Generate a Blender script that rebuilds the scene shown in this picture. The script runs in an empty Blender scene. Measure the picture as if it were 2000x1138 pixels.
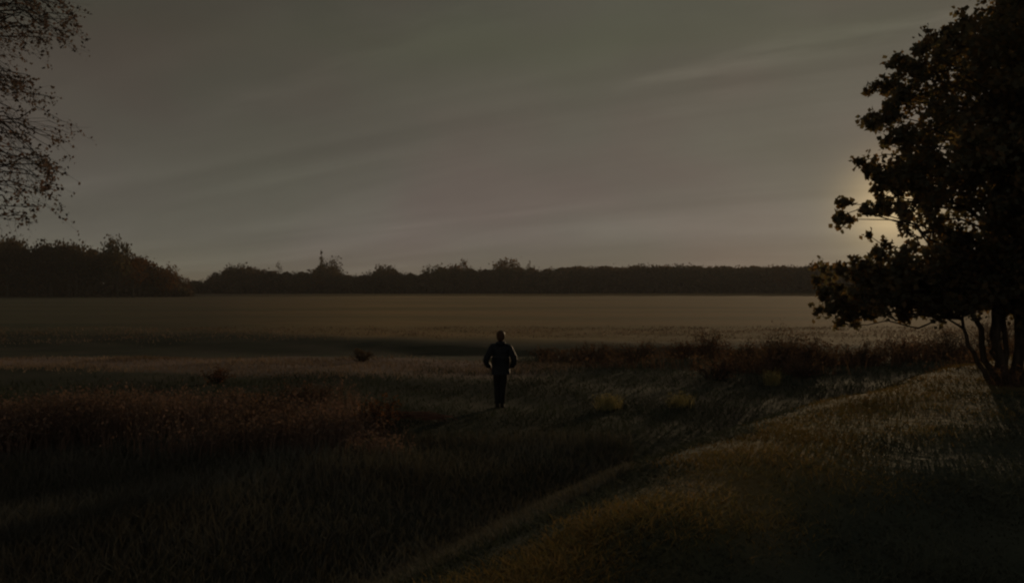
import bpy, bmesh, math, random
import numpy as np
from mathutils import Vector, Matrix
rng = np.random.default_rng(7)
random.seed(7)
C = bpy.context.scene
COL = C.collection
R = math.radians

# ---------------------------------------------------------------- camera
ZC = 5.0                # height of the eye
F = 1570.0              # focal length in pixels of the 2000 px wide photograph
HY = 562.0              # row of the horizon
cam = bpy.data.cameras.new('camera')
cam.sensor_width = 36
cam.lens = 36 * F / 2000
cam.clip_end = 20000
co = bpy.data.objects.new('camera', cam)
COL.objects.link(co)
co.location = (0, 0, ZC)
co.rotation_euler = (R(90) - math.atan((569 - HY) / F), 0, 0)
C.camera = co

# ---------------------------------------------------------------- sky and sun
SUN_AZ, SUN_EL = R(25.6), R(5.2)
sdir = Vector((math.sin(SUN_AZ) * math.cos(SUN_EL), math.cos(SUN_AZ) * math.cos(SUN_EL), math.sin(SUN_EL)))
W = bpy.data.worlds.new('World')
C.world = W
W.use_nodes = True
nt = W.node_tree
nt.nodes.clear()


def N(nt, t, **k):
    n = nt.nodes.new(t)
    for a, b in k.items():
        if a.startswith('i_'):
            key = a[2:]
            n.inputs[int(key) if key.isdigit() else key].default_value = b
        else:
            setattr(n, a, b)
    return n


def mth(nt, op, a, b=None, c=None, clamp=False):
    n = nt.nodes.new('ShaderNodeMath')
    n.operation = op
    n.use_clamp = clamp
    for i, v in enumerate((a, b, c)):
        if v is None:
            continue
        if isinstance(v, (int, float)):
            n.inputs[i].default_value = v
        else:
            nt.links.new(v, n.inputs[i])
    return n.outputs[0]


def mix(nt, f, a, b, mode='MIX'):
    n = nt.nodes.new('ShaderNodeMixRGB')
    n.blend_type = mode
    for i, v in enumerate((f, a, b)):
        if isinstance(v, (int, float)):
            n.inputs[i].default_value = v
        elif isinstance(v, (tuple, list)):
            n.inputs[i].default_value = (*v[:3], 1)
        else:
            nt.links.new(v, n.inputs[i])
    return n.outputs[0]


def ramp(nt, fac, stops, interp='LINEAR'):
    n = nt.nodes.new('ShaderNodeValToRGB')
    n.color_ramp.interpolation = interp
    e = n.color_ramp.elements
    while len(e) < len(stops):
        e.new(0.5)
    for x, (p, c) in zip(e, stops):
        x.position = p
        x.color = (*c, 1) if len(c) == 3 else c
    nt.links.new(fac, n.inputs[0])
    return n.outputs[0]


SKY_STRENGTH = 0.05
VEIL = 0.985
tc = N(nt, 'ShaderNodeTexCoord')
sky = N(nt, 'ShaderNodeTexSky', sky_type='NISHITA', sun_disc=False, sun_elevation=SUN_EL, sun_rotation=SUN_AZ,
        air_density=1.0, dust_density=1.5, ozone_density=1.0, altitude=50)
skyc = mix(nt, 1.0, sky.outputs[0], (SKY_STRENGTH,) * 3, 'MULTIPLY')
# thin high cirrus veil: brighter towards the sun and the horizon, drawn out in long streaks
vd = N(nt, 'ShaderNodeVectorMath', operation='DOT_PRODUCT')
nt.links.new(tc.outputs['Generated'], vd.inputs[0])
vd.inputs[1].default_value = sdir
dots = mth(nt, 'MAXIMUM', vd.outputs['Value'], 0.0)
sep = N(nt, 'ShaderNodeSeparateXYZ')
nt.links.new(tc.outputs['Generated'], sep.inputs[0])
elev = mth(nt, 'MAXIMUM', sep.outputs['Z'], 0.0)
base = ramp(nt, elev, [(0.0, (0.158, 0.142, 0.112)), (0.06, (0.152, 0.139, 0.119)), (0.16, (0.119, 0.109, 0.088)),
                       (0.29, (0.098, 0.092, 0.068)), (0.6, (0.09, 0.090, 0.083)), (1.0, (0.11, 0.112, 0.11))])
toward = mth(nt, 'POWER', dots, 3.0)
el4 = mth(nt, 'MINIMUM', elev, 0.4)
gain = mth(nt, 'ADD', mth(nt, 'MULTIPLY_ADD', el4, -1.3, 0.82), mth(nt, 'MULTIPLY', toward, mth(nt, 'MULTIPLY_ADD', el4, 1.4, 0.13)))
away = mth(nt, 'MAXIMUM', mth(nt, 'MULTIPLY', vd.outputs['Value'], -1.0), 0.0)
gain = mth(nt, 'MULTIPLY_ADD', away, 0.9, gain)          # unseen sky opposite the low sun, brightened to lift the foreground
veil = mix(nt, 1.0, base, gain, 'MULTIPLY')
aure = mth(nt, 'MULTIPLY', mth(nt, 'POWER', dots, 900.0), 0.44)
aure2 = mth(nt, 'MULTIPLY', mth(nt, 'POWER', dots, 60.0), 0.010)
veil = mix(nt, 1.0, veil, mix(nt, 1.0, (1.0, 0.66, 0.30), aure, 'MULTIPLY'), 'ADD')
veil = mix(nt, 1.0, veil, mix(nt, 1.0, (0.8, 0.95, 1.0), aure2, 'MULTIPLY'), 'ADD')
# planar cloud layer coordinates
zz = mth(nt, 'ADD', elev, 0.10)
cx = mth(nt, 'DIVIDE', sep.outputs['X'], zz)
cy = mth(nt, 'DIVIDE', sep.outputs['Y'], zz)
cmb = N(nt, 'ShaderNodeCombineXYZ')
nt.links.new(cx, cmb.inputs[0]); nt.links.new(cy, cmb.inputs[1])
mp = N(nt, 'ShaderNodeMapping')
mp.inputs['Scale'].default_value = (0.15, 0.62, 1)
mp.inputs['Location'].default_value = (0.4, 0.15, 0)
mpr = N(nt, 'ShaderNodeMapping')
mpr.inputs['Rotation'].default_value = (0, 0, R(30))
nt.links.new(cmb.outputs[0], mpr.inputs[0]); nt.links.new(mpr.outputs[0], mp.inputs[0])
n1 = N(nt, 'ShaderNodeTexNoise', i_Scale=1.3, i_Detail=6.0, i_Roughness=0.56, i_Distortion=0.8)
nt.links.new(mp.outputs[0], n1.inputs['Vector'])
st = ramp(nt, n1.outputs[0], [(0.34, (0.88,) * 3), (0.47, (0.97,) * 3), (0.56, (1.05,) * 3), (0.68, (1.28,) * 3)])
n2 = N(nt, 'ShaderNodeTexNoise', i_Scale=2.6, i_Detail=2.0)
mp2 = N(nt, 'ShaderNodeMapping')
mp2.inputs['Scale'].default_value = (1, 1, 2.2)
nt.links.new(tc.outputs['Generated'], mp2.inputs[0])
nt.links.new(mp2.outputs[0], n2.inputs['Vector'])
tint = ramp(nt, n2.outputs[0], [(0.36, (1.06, 0.96, 0.99)), (0.5, (1.01, 1, 1)), (0.64, (0.97, 1.01, 0.96))])
# two long cirrus wisps, the brighter one high above the sun
swp = N(nt, 'ShaderNodeSeparateXYZ'); nt.links.new(mpr.outputs[0], swp.inputs[0])
nw = N(nt, 'ShaderNodeTexNoise', i_Scale=3.0, i_Detail=6.0, i_Roughness=0.62)
mpw = N(nt, 'ShaderNodeMapping'); mpw.inputs['Scale'].default_value = (.8, 2.5, 1)
nt.links.new(mpr.outputs[0], mpw.inputs[0]); nt.links.new(mpw.outputs[0], nw.inputs['Vector'])
nw2 = mth(nt, 'MULTIPLY_ADD', nw.outputs[0], 3.2, -1.0, clamp=True)
for yc_, sg_, x0_, x1_, amp_ in ((2.55, .11, -1.1, .8, .34), (2.02, .12, -2.7, -1.0, .14), (2.95, .10, -1.4, -.3, .12)):
    wx = mth(nt, 'MULTIPLY_ADD', nw.outputs[0], .22, -.11)
    dy_ = mth(nt, 'DIVIDE', mth(nt, 'ADD', mth(nt, 'MULTIPLY_ADD', swp.outputs[0], .14, swp.outputs[1]), mth(nt, 'ADD', wx, -(yc_ + .14 * (x0_ + x1_) / 2))), sg_)
    ga = mth(nt, 'EXPONENT', mth(nt, 'MULTIPLY', mth(nt, 'MULTIPLY', dy_, dy_), -1.0))
    dx_ = mth(nt, 'DIVIDE', mth(nt, 'ADD', swp.outputs[0], -(x0_ + x1_) / 2), (x1_ - x0_) / 2)
    gb = mth(nt, 'EXPONENT', mth(nt, 'MULTIPLY', mth(nt, 'POWER', mth(nt, 'ABSOLUTE', dx_), 4.0), -1.0))
    gg = mth(nt, 'MULTIPLY_ADD', mth(nt, 'MULTIPLY', mth(nt, 'MULTIPLY', ga, gb), nw2), amp_, 1.0)
    veil = mix(nt, 1.0, veil, gg, 'MULTIPLY')
veil = mix(nt, 1.0, veil, st, 'MULTIPLY')
bandc = N(nt, 'ShaderNodeTexNoise', i_Scale=2.2, i_Detail=6.0, i_Roughness=0.6)
mp3 = N(nt, 'ShaderNodeMapping'); mp3.inputs['Scale'].default_value = (2.0, 2.0, 4.0); mp3.inputs['Rotation'].default_value = (0, R(16), 0)
nt.links.new(tc.outputs['Generated'], mp3.inputs[0]); nt.links.new(mp3.outputs[0], bandc.inputs['Vector'])
veil = mix(nt, 1.0, veil, ramp(nt, bandc.outputs[0], [(0.36, (0.96, 0.955, 0.96)), (0.52, (1, 1, 1)), (0.66, (1.05, 1.055, 1.05))]), 'MULTIPLY')
veil = mix(nt, 1.0, veil, tint, 'MULTIPLY')
out = mix(nt, VEIL, skyc, veil)
bg = N(nt, 'ShaderNodeBackground')
bg.inputs['Strength'].default_value = 1.0
nt.links.new(out, bg.inputs['Color'])
wo = N(nt, 'ShaderNodeOutputWorld')
nt.links.new(bg.outputs[0], wo.inputs[0])

sl = bpy.data.lights.new('sun', 'SUN')
sl.energy = 1.0
sl.angle = R(0.8)
sl.color = (1.0, 0.72, 0.42)
so = bpy.data.objects.new('sun', sl)
COL.objects.link(so)
so.rotation_euler = (-sdir).to_track_quat('-Z', 'Y').to_euler()

C.view_settings.view_transform = 'Standard'
C.view_settings.look = 'None'
C.view_settings.exposure = 0.0
C.view_settings.gamma = 1.0
C.render.engine = 'CYCLES'
C.cycles.filter_width = 2.2
C.cycles.max_bounces = 6
C.cycles.transparent_max_bounces = 8


# ---------------------------------------------------------------- helpers
def tag(o, label=None, cat=None, group=None, kind=None):
    if label: o['label'] = label
    if cat: o['category'] = cat
    if group: o['group'] = group
    if kind: o['kind'] = kind
    return o


def link_mesh(name, me, mat, parent=None, smooth=False):
    o = bpy.data.objects.new(name, me)
    COL.objects.link(o)
    if mat is not None:
        me.materials.clear()
        me.materials.append(mat)
    if smooth:
        me.polygons.foreach_set('use_smooth', [True] * len(me.polygons))
    if parent: o.parent = parent
    return o


def np_mesh(name, V, Fa):
    """fast mesh out of arrays; Fa is (n, k)"""
    me = bpy.data.meshes.new(name)
    V = np.asarray(V, np.float32); Fa = np.asarray(Fa, np.int32)
    n, k = Fa.shape
    me.vertices.add(len(V)); me.vertices.foreach_set('co', V.ravel())
    me.loops.add(n * k); me.loops.foreach_set('vertex_index', Fa.ravel())
    me.polygons.add(n)
    me.polygons.foreach_set('loop_start', np.arange(n, dtype=np.int32) * k)
    me.polygons.foreach_set('loop_total', np.full(n, k, np.int32))
    me.update(calc_edges=True)
    return me


def empty(name, loc, rz=0.0):
    o = bpy.data.objects.new(name, None)
    COL.objects.link(o)
    o.location = loc; o.rotation_euler = (0, 0, rz)
    o.empty_display_size = 0.2
    return o


def copy_tree(o, parent=None):
    c = o.copy(); COL.objects.link(c)
    if parent: c.parent = parent
    for ch in o.children:
        copy_tree(ch, c)
    return c


def leaves(P, S, rng, up=0.0, aspect=0.62):
    """folded kite-shaped leaves at P, size S"""
    n = len(P)
    d = rng.normal(size=(n, 3)); d[:, 2] -= up
    d /= np.linalg.norm(d, axis=1)[:, None]
    e = rng.normal(size=(n, 3))
    e -= (e * d).sum(1)[:, None] * d
    e /= np.linalg.norm(e, axis=1)[:, None] + 1e-9
    f = np.cross(d, e)
    S = np.asarray(S)[:, None]
    a = P - d * S * .5
    b = P + e * S * .5 * aspect + f * S * .12 - d * S * .05
    c = P + d * S * .5
    g = P - e * S * .5 * aspect + f * S * .12 - d * S * .05
    V = np.stack([a, b, c, g], 1).reshape(-1, 3)
    i = np.arange(n)[:, None] * 4
    Fa = np.concatenate([i + [0, 1, 2], i + [0, 2, 3]], 1).reshape(-1, 3)
    return V, Fa


class Tubes:
    def __init__(s): s.V = []; s.F = []; s.n = 0

    def add(s, pts, rad, k=6):
        pts = np.asarray(pts, float); rad = np.asarray(rad, float)
        T = np.gradient(pts, axis=0)
        T /= np.linalg.norm(T, axis=1)[:, None] + 1e-9
        ref = np.array([0.31, 0.87, 0.38])
        A = np.cross(T, ref); A /= np.linalg.norm(A, axis=1)[:, None] + 1e-9
        B = np.cross(T, A)
        th = np.linspace(0, 2 * math.pi, k, endpoint=False)
        ring = pts[:, None] + rad[:, None, None] * (np.cos(th)[None, :, None] * A[:, None] + np.sin(th)[None, :, None] * B[:, None])
        m = len(pts)
        s.V.append(ring.reshape(-1, 3))
        for j in range(m - 1):
            for q in range(k):
                a = s.n + j * k + q; b = s.n + j * k + (q + 1) % k
                s.F.append((a, b, b + k, a + k))
        s.n += m * k

    def mesh(s, name): return np_mesh(name, np.concatenate(s.V), np.array(s.F))


def curve(a, b, rng, n=6, wob=0.06, sag=0.0):
    a = np.asarray(a, float); b = np.asarray(b, float)
    t = np.linspace(0, 1, n)[:, None]
    L = np.linalg.norm(b - a)
    p = a + (b - a) * t
    w = rng.normal(size=(n, 3)) * L * wob
    w[0] = 0; w[-1] = 0
    p += w
    p[:, 2] += (sag * L * 4 * (t * (1 - t)))[:, 0]
    return p


# ---------------------------------------------------------------- materials
def leaf_mat(name, c1, c2, c3, trans=0.35, scale=0.5, tcol=None):
    m = bpy.data.materials.new(name); m.use_nodes = True
    t = m.node_tree; t.nodes.clear()
    g = N(t, 'ShaderNodeNewGeometry')
    rnd = g.outputs['Random Per Island']
    col = ramp(t, rnd, [(0.0, c1), (0.55, c2), (1.0, c3)])
    tco = N(t, 'ShaderNodeTexCoord')
    nz = N(t, 'ShaderNodeTexNoise', i_Scale=scale, i_Detail=2.0)
    t.links.new(tco.outputs['Object'], nz.inputs['Vector'])
    v = ramp(t, nz.outputs[0], [(0.35, (0.75,) * 3), (0.65, (1.3,) * 3)])
    col = mix(t, 1.0, col, v, 'MULTIPLY')
    d = N(t, 'ShaderNodeBsdfPrincipled', i_Roughness=0.9)
    d.inputs['Specular IOR Level'].default_value = 0.05
    t.links.new(col, d.inputs['Base Color'])
    tr = N(t, 'ShaderNodeBsdfTranslucent')
    t.links.new(mix(t, 1.0, col, tcol or (1.6, 1.3, 0.7), 'MULTIPLY'), tr.inputs['Color'])
    ms = N(t, 'ShaderNodeMixShader', i_0=trans)
    t.links.new(d.outputs[0], ms.inputs[1]); t.links.new(tr.outputs[0], ms.inputs[2])
    o = N(t, 'ShaderNodeOutputMaterial')
    t.links.new(ms.outputs[0], o.inputs[0])
    return m


def surf_mat(name, c1, c2, scale=8.0, rough=0.85, stretch=(1, 1, 1), bump=0.0, detail=5.0):
    m = bpy.data.materials.new(name); m.use_nodes = True
    t = m.node_tree
    d = t.nodes['Principled BSDF']
    d.inputs['Roughness'].default_value = rough
    d.inputs['Specular IOR Level'].default_value = 0.2
    tco = N(t, 'ShaderNodeTexCoord')
    mp = N(t, 'ShaderNodeMapping'); mp.inputs['Scale'].default_value = stretch
    t.links.new(tco.outputs['Object'], mp.inputs[0])
    nz = N(t, 'ShaderNodeTexNoise', i_Scale=scale, i_Detail=detail)
    t.links.new(mp.outputs[0], nz.inputs['Vector'])
    t.links.new(ramp(t, nz.outputs[0], [(0.35, c1), (0.65, c2)]), d.inputs['Base Color'])
    if bump:
        b = N(t, 'ShaderNodeBump', i_Strength=bump, i_Distance=0.02)
        t.links.new(nz.outputs[0], b.inputs['Height']); t.links.new(b.outputs[0], d.inputs['Normal'])
    return m


M = {}
M['bark'] = surf_mat('bark', (0.035, 0.026, 0.02), (0.09, 0.07, 0.055), 14, 0.9, (1, 1, 0.2), 0.6)
M['far_bark'] = surf_mat('far_bark', (0.05, 0.04, 0.03), (0.08, 0.065, 0.05), 3)
M['maple_leaf'] = leaf_mat('maple_leaf', (0.11, 0.112, 0.088), (0.135, 0.125, 0.092), (0.20, 0.135, 0.075), 0.5, 0.5)
M['birch_leaf'] = leaf_mat('birch_leaf', (0.11, 0.095, 0.085), (0.14, 0.11, 0.095), (0.18, 0.12, 0.10), 0.55, 0.5, (1.1, 1.0, 0.9))
M['far_green'] = leaf_mat('far_green', (0.060, 0.060, 0.038), (0.078, 0.066, 0.042), (0.12, 0.085, 0.045), 0.35, 0.15)
M['far_dark'] = leaf_mat('far_dark', (0.062, 0.054, 0.042), (0.082, 0.064, 0.048), (0.11, 0.078, 0.055), 0.35, 0.15)
M['far_rust'] = leaf_mat('far_rust', (0.07, 0.036, 0.014), (0.10, 0.050, 0.018), (0.15, 0.075, 0.025), 0.35, 0.15)
M['far_gold'] = leaf_mat('far_gold', (0.09, 0.055, 0.018), (0.14, 0.082, 0.028), (0.18, 0.11, 0.04), 0.35, 0.15)
M['shrub'] = leaf_mat('shrub', (0.075, 0.060, 0.052), (0.115, 0.080, 0.066), (0.17, 0.11, 0.09), 0.35, 1.5)
M['shrub_rust'] = leaf_mat('shrub_rust', (0.09, 0.050, 0.035), (0.13, 0.070, 0.045), (0.18, 0.10, 0.065), 0.3, 1.5)
M['weed'] = leaf_mat('weed', (0.125, 0.100, 0.085), (0.17, 0.120, 0.098), (0.25, 0.17, 0.135), 0.28, 0.5, (1.3, 1.1, .85))
M['grass'] = leaf_mat('grass', (0.052, 0.062, 0.042), (0.066, 0.072, 0.048), (0.082, 0.080, 0.055), 0.12, 0.35, (1.2, 1.2, .8))
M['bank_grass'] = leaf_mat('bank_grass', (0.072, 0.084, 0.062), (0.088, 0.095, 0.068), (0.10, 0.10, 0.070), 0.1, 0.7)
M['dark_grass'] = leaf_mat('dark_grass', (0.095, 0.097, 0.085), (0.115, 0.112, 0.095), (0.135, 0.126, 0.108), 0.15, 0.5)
M['sunlit_tan_grass'] = leaf_mat('sunlit_tan_grass', (0.15, 0.138, 0.058), (0.21, 0.162, 0.068), (0.26, 0.18, 0.082), 0.25, 0.7, (1.4, 1.1, .6))  # lighter tan, holds the sunlight on the bank crest
M['stubble'] = leaf_mat('stubble', (0.18, 0.138, 0.102), (0.25, 0.185, 0.137), (0.33, 0.245, 0.18), 0.25, 0.3, (1.2, 1.1, .9))
M['tussock'] = leaf_mat('tussock', (0.16, 0.16, 0.08), (0.28, 0.26, 0.14), (0.40, 0.36, 0.22), 0.25, 3)
M['straw'] = leaf_mat('straw', (0.14, 0.08, 0.06), (0.22, 0.13, 0.10), (0.30, 0.18, 0.14), 0.25, 3)

# ---------------------------------------------------------------- terrain
EY = [-400, -60, -12, 0, 5.4, 7.4, 11, 18, 26, 36, 60, 200, 5000]
EX = [-300, -48, -10.5, -3.5, -0.14, 1.2, 3.5, 10, 18.5, 31, 66, 300, 9000]


def sstep(a, b, x):
    t = np.clip((x - a) / (b - a), 0, 1)
    return t * t * (3 - 2 * t)


def bank_s(x, y):
    return (x - np.interp(y, EY, EX)) * 0.72


def height(x, y):
    x = np.asarray(x, float); y = np.asarray(y, float)
    s = bank_s(x, y)
    d = np.hypot(x, y)
    low = 2.0 + 0.28 * (1 - sstep(20, 45, d))
    # a shallow green swale crossing the plain on the left, tapering out to the right
    yc = np.interp(x, [-80, -30, -12, -3, 6, 20], [52, 45, 41.5, 39.5, 38, 37])
    hw = np.interp(x, [-80, -30, -8, 4, 20], [13, 9.5, 4.5, 3.0, 1.5])
    low = low - 0.45 * np.exp(-((y - yc) / hw) ** 2) * (1 - sstep(6, 22, x)) * (1 - sstep(60, 90, np.abs(x)))
    low = low + 0.05 * np.sin(x * .9 + y * .37) * np.sin(y * .61 - x * .2) * (d < 60)
    low = low - 0.20 * np.exp(-((s + 1.9) / 0.8) ** 2) * sstep(2, 6, y) * (1 - sstep(15, 24, y))      # shallow ditch along the bank
    b = sstep(-2.7, 0.9, s) * (1 - 0.55 * sstep(24, 60, d))
    h = low + (1.12 + 0.008 * np.sin(x * 1.7) + 0.008 * np.sin(y * 2.3 + x)) * b
    h = h + 0.015 * np.sin(s * 2.1 + 0.4) * sstep(0, 1, s) * (1 - sstep(5, 12, s))
    # beyond the crest the bank falls gently away towards the viewer
    k = np.maximum(0, 9.0 - y); k = k * k / (k + 1.2)
    h = h - 0.125 * np.minimum(k, 9) * sstep(.5, 2.6, s) * (y > -40)
    return h


def H(x, y): return float(height(x, y))


NR, NA = 330, 420
rr = np.concatenate([[0.01], np.geomspace(0.6, 6000, NR - 1)])
aa = np.linspace(0, 2 * math.pi, NA, endpoint=False)
RR, AA = np.meshgrid(rr, aa, indexing='ij')
X = RR * np.sin(AA); Y = RR * np.cos(AA)
V = np.stack([X, Y, height(X, Y)], -1).reshape(-1, 3)
i, j = np.meshgrid(np.arange(NR - 1), np.arange(NA), indexing='ij')
a = i * NA + j; b = i * NA + (j + 1) % NA
Fg = np.stack([a, a + NA, b + NA, b], -1).reshape(-1, 4)
ground_me = np_mesh('ground', V, Fg)

gm = bpy.data.materials.new('ground'); gm.use_nodes = True
t = gm.node_tree
pb = t.nodes['Principled BSDF']
pb.inputs['Roughness'].default_value = 0.95
pb.inputs['Specular IOR Level'].default_value = 0.1
tco = N(t, 'ShaderNodeTexCoord')
# region weights are stored per vertex: what grows or lies there; blue adds the bank's sunlit strip
xx, yy = X.ravel(), Y.ravel(); dd = np.hypot(xx, yy); ss = bank_s(xx, yy)
wob = 1.6 * np.sin(xx * .16 + 1) + 0.8 * np.sin(xx * .41)
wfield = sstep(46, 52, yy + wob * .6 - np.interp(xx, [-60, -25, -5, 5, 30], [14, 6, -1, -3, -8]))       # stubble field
wstubble = sstep(24, 27, yy + wob - np.interp(xx, [-30, -14, -6, 0, 6], [4.5, 2, -.5, -.5, 6])) * (1 - sstep(33, 35.5, yy + .4 * wob - np.interp(xx, [-30, -8, 0, 8], [3.5, 0, -3.5, -3.5]))) * (1 - sstep(-1, 3, xx))
wbank = sstep(-0.5, 0.2, ss)
wdark = 1 - sstep(9, 15, yy + wob * .3)
att = ground_me.color_attributes.new('cover', 'FLOAT_COLOR', 'POINT')
buf = np.zeros((len(xx), 4), np.float32)
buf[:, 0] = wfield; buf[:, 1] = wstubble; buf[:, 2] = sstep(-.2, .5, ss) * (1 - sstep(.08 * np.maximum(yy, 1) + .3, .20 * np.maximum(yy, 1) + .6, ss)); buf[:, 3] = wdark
att.data.foreach_set('color', buf.ravel())
buf[:, 0] = wbank; buf[:, 1:] = 0
ground_me.color_attributes.new('bank', 'FLOAT_COLOR', 'POINT').data.foreach_set('color', buf.ravel())
va = N(t, 'ShaderNodeVertexColor', layer_name='cover')
sp = N(t, 'ShaderNodeSeparateColor'); t.links.new(va.outputs[0], sp.inputs[0])


def noi(scale, detail=6.0, stretch=(1, 1, 1), rot=0.0, dist=0.0):
    mp = N(t, 'ShaderNodeMapping'); mp.inputs['Scale'].default_value = stretch; mp.inputs['Rotation'].default_value = (0, 0, rot)
    t.links.new(tco.outputs['Object'], mp.inputs[0])
    nz = N(t, 'ShaderNodeTexNoise', i_Scale=scale, i_Detail=detail, i_Distortion=dist)
    t.links.new(mp.outputs[0], nz.inputs['Vector'])
    return nz.outputs[0]


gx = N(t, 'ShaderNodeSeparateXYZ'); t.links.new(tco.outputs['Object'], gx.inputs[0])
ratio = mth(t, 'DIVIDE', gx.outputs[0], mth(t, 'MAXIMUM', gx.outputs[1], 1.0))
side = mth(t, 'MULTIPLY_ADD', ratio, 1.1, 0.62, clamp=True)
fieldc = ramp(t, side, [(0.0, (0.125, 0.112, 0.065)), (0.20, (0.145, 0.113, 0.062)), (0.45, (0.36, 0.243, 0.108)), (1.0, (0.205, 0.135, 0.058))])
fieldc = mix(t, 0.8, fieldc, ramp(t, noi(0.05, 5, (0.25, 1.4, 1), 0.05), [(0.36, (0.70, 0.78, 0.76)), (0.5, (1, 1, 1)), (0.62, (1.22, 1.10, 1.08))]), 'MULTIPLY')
fieldc = mix(t, 0.6, fieldc, ramp(t, noi(1.2, 6, (0.3, 1, 1)), [(0.35, (0.8,) * 3), (0.65, (1.2,) * 3)]), 'MULTIPLY')
meadow = ramp(t, noi(0.45, 8, (0.7, 1, 1)), [(0.34, (0.045, 0.047, 0.030)), (0.5, (0.060, 0.060, 0.038)), (0.68, (0.085, 0.074, 0.052))])
stub = ramp(t, noi(0.5, 8, (0.3, 1.2, 1)), [(0.35, (0.23, 0.165, 0.122)), (0.65, (0.34, 0.24, 0.185))])
bank_sunlit = ramp(t, noi(1.3, 9, (1, 0.35, 1), -0.6, 0.4), [(0.34, (0.10, 0.09, 0.040)), (0.52, (0.17, 0.128, 0.056)), (0.7, (0.22, 0.155, 0.074))])  # crest strip: sunlight put into a lighter, warmer tan
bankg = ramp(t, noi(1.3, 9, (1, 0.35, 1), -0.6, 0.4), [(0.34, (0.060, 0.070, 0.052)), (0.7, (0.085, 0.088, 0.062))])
bankc = mix(t, sp.outputs[2], bankg, bank_sunlit)
darkc = ramp(t, noi(0.8, 8), [(0.35, (0.055, 0.055, 0.040)), (0.65, (0.080, 0.077, 0.056))])
g = mix(t, va.outputs['Alpha'], meadow, darkc)
g = mix(t, sp.outputs[1], g, stub)
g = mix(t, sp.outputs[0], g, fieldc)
va2 = N(t, 'ShaderNodeVertexColor', layer_name='bank')
sp2 = N(t, 'ShaderNodeSeparateColor'); t.links.new(va2.outputs[0], sp2.inputs[0])
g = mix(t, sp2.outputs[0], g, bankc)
t.links.new(g, pb.inputs['Base Color'])
bp = N(t, 'ShaderNodeBump', i_Strength=0.5, i_Distance=0.08)
t.links.new(noi(6.0, 9), bp.inputs['Height'])
t.links.new(bp.outputs[0], pb.inputs['Normal'])
tag(link_mesh('ground', ground_me, gm, smooth=True), 'grassy meadow, bank and wide stubble field', kind='structure')


# ---------------------------------------------------------------- grass and weeds
def blades(x, y, h, w, rng, lean=0.35, z=None):
    n = len(x)
    z = height(x, y) - 0.01 if z is None else z
    P = np.stack([x, y, z], 1)
    th = rng.uniform(0, 2 * math.pi, n)
    e = np.stack([np.cos(th), np.sin(th), np.zeros(n)], 1) * (w / 2)[:, None]
    l = rng.normal(size=(n, 2)) * lean
    tip = P + np.stack([l[:, 0] * h, l[:, 1] * h, h], 1)
    mid = P + np.stack([l[:, 0] * h * .3, l[:, 1] * h * .3, h * .55], 1)
    V = np.stack([P - e, P + e, mid + e * .7, tip, mid - e * .7], 1).reshape(-1, 3)
    i = np.arange(n)[:, None] * 5
    Fa = np.concatenate([i + [0, 1, 2], i + [0, 2, 4], i + [4, 2, 3]], 1).reshape(-1, 3)
    return V, Fa


def cluster_noise(x, y, f=0.6):
    return 0.5 + 0.25 * (np.sin(x * f + 1.3 * np.sin(y * f * .7)) + np.sin(y * f * 1.3 + 1.7 * np.sin(x * f * .6 + 2)))


def scatter(n, y0, y1, u0, u1, rng, p=1.0):
    """points over a wedge in front of the hill, denser towards the viewer's end"""
    r = y0 * (y1 / y0) ** (rng.uniform(0, 1, n) ** p)
    u = rng.uniform(u0, u1, n)
    return u * r, r


# meadow grass on the low ground
x, y = scatter(170000, 3.6, 33, -0.85, 0.85, rng)
s = bank_s(x, y)
k = (s < -0.1) & (rng.uniform(size=len(x)) < 1 - .3 * sstep(-1.6, -.9, s)) & (rng.uniform(size=len(x)) < 1 - sstep(20, 30, y + 3 * np.sin(x * .3)) * (x < -1)) & ~((x / y < -.12) & (y > 26)) & (rng.uniform(size=len(x)) < 0.35 + 0.65 * cluster_noise(x, y, 0.9))
x, y = x[k], y[k]
h = rng.uniform(0.4, 1.0, len(x)) * (0.09 + 0.11 * cluster_noise(x, y, 1.7)) * (.5 + .5 * sstep(.3, 3.5, -bank_s(x, y)))
Vv, Ff = blades(x, y, h, 0.006 + 0.0009 * y, rng, 0.7)
near = y < 13
tag(link_mesh('meadow_grass', np_mesh('meadow_grass', Vv, Ff), M['grass']), 'dark green meadow grass on the low ground', kind='stuff')
# bank grass
x, y = scatter(300000, 2.2, 30, -0.6, 1.0, rng)
s = bank_s(x, y)
k = (s > -0.6) & (rng.uniform(size=len(x)) < 0.3 + 0.7 * cluster_noise(x, y, 2.2))
x, y = x[k], y[k]
h = rng.uniform(0.4, 1.0, len(x)) * (0.035 + 0.055 * cluster_noise(x, y, 2.9))
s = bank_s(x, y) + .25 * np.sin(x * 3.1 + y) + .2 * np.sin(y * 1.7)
dry = rng.uniform(size=len(x)) < sstep(-.2, .5, s) * (1 - sstep(.08 * y + .3, .20 * y + .6, s))  # blades of the sunlit strip, given the lighter tan colour
for nm, kk, lb in (('bank_grass', ~dry, 'short dark green grass on the bank'), ('sunlit_tan_grass', dry, 'strip of tan grass along the crest of the bank, sunlight put into its colour')):
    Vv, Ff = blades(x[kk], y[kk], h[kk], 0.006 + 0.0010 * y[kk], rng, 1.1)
    tag(link_mesh(nm, np_mesh(nm, Vv, Ff), M[nm]), lb, kind='stuff')
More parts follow.
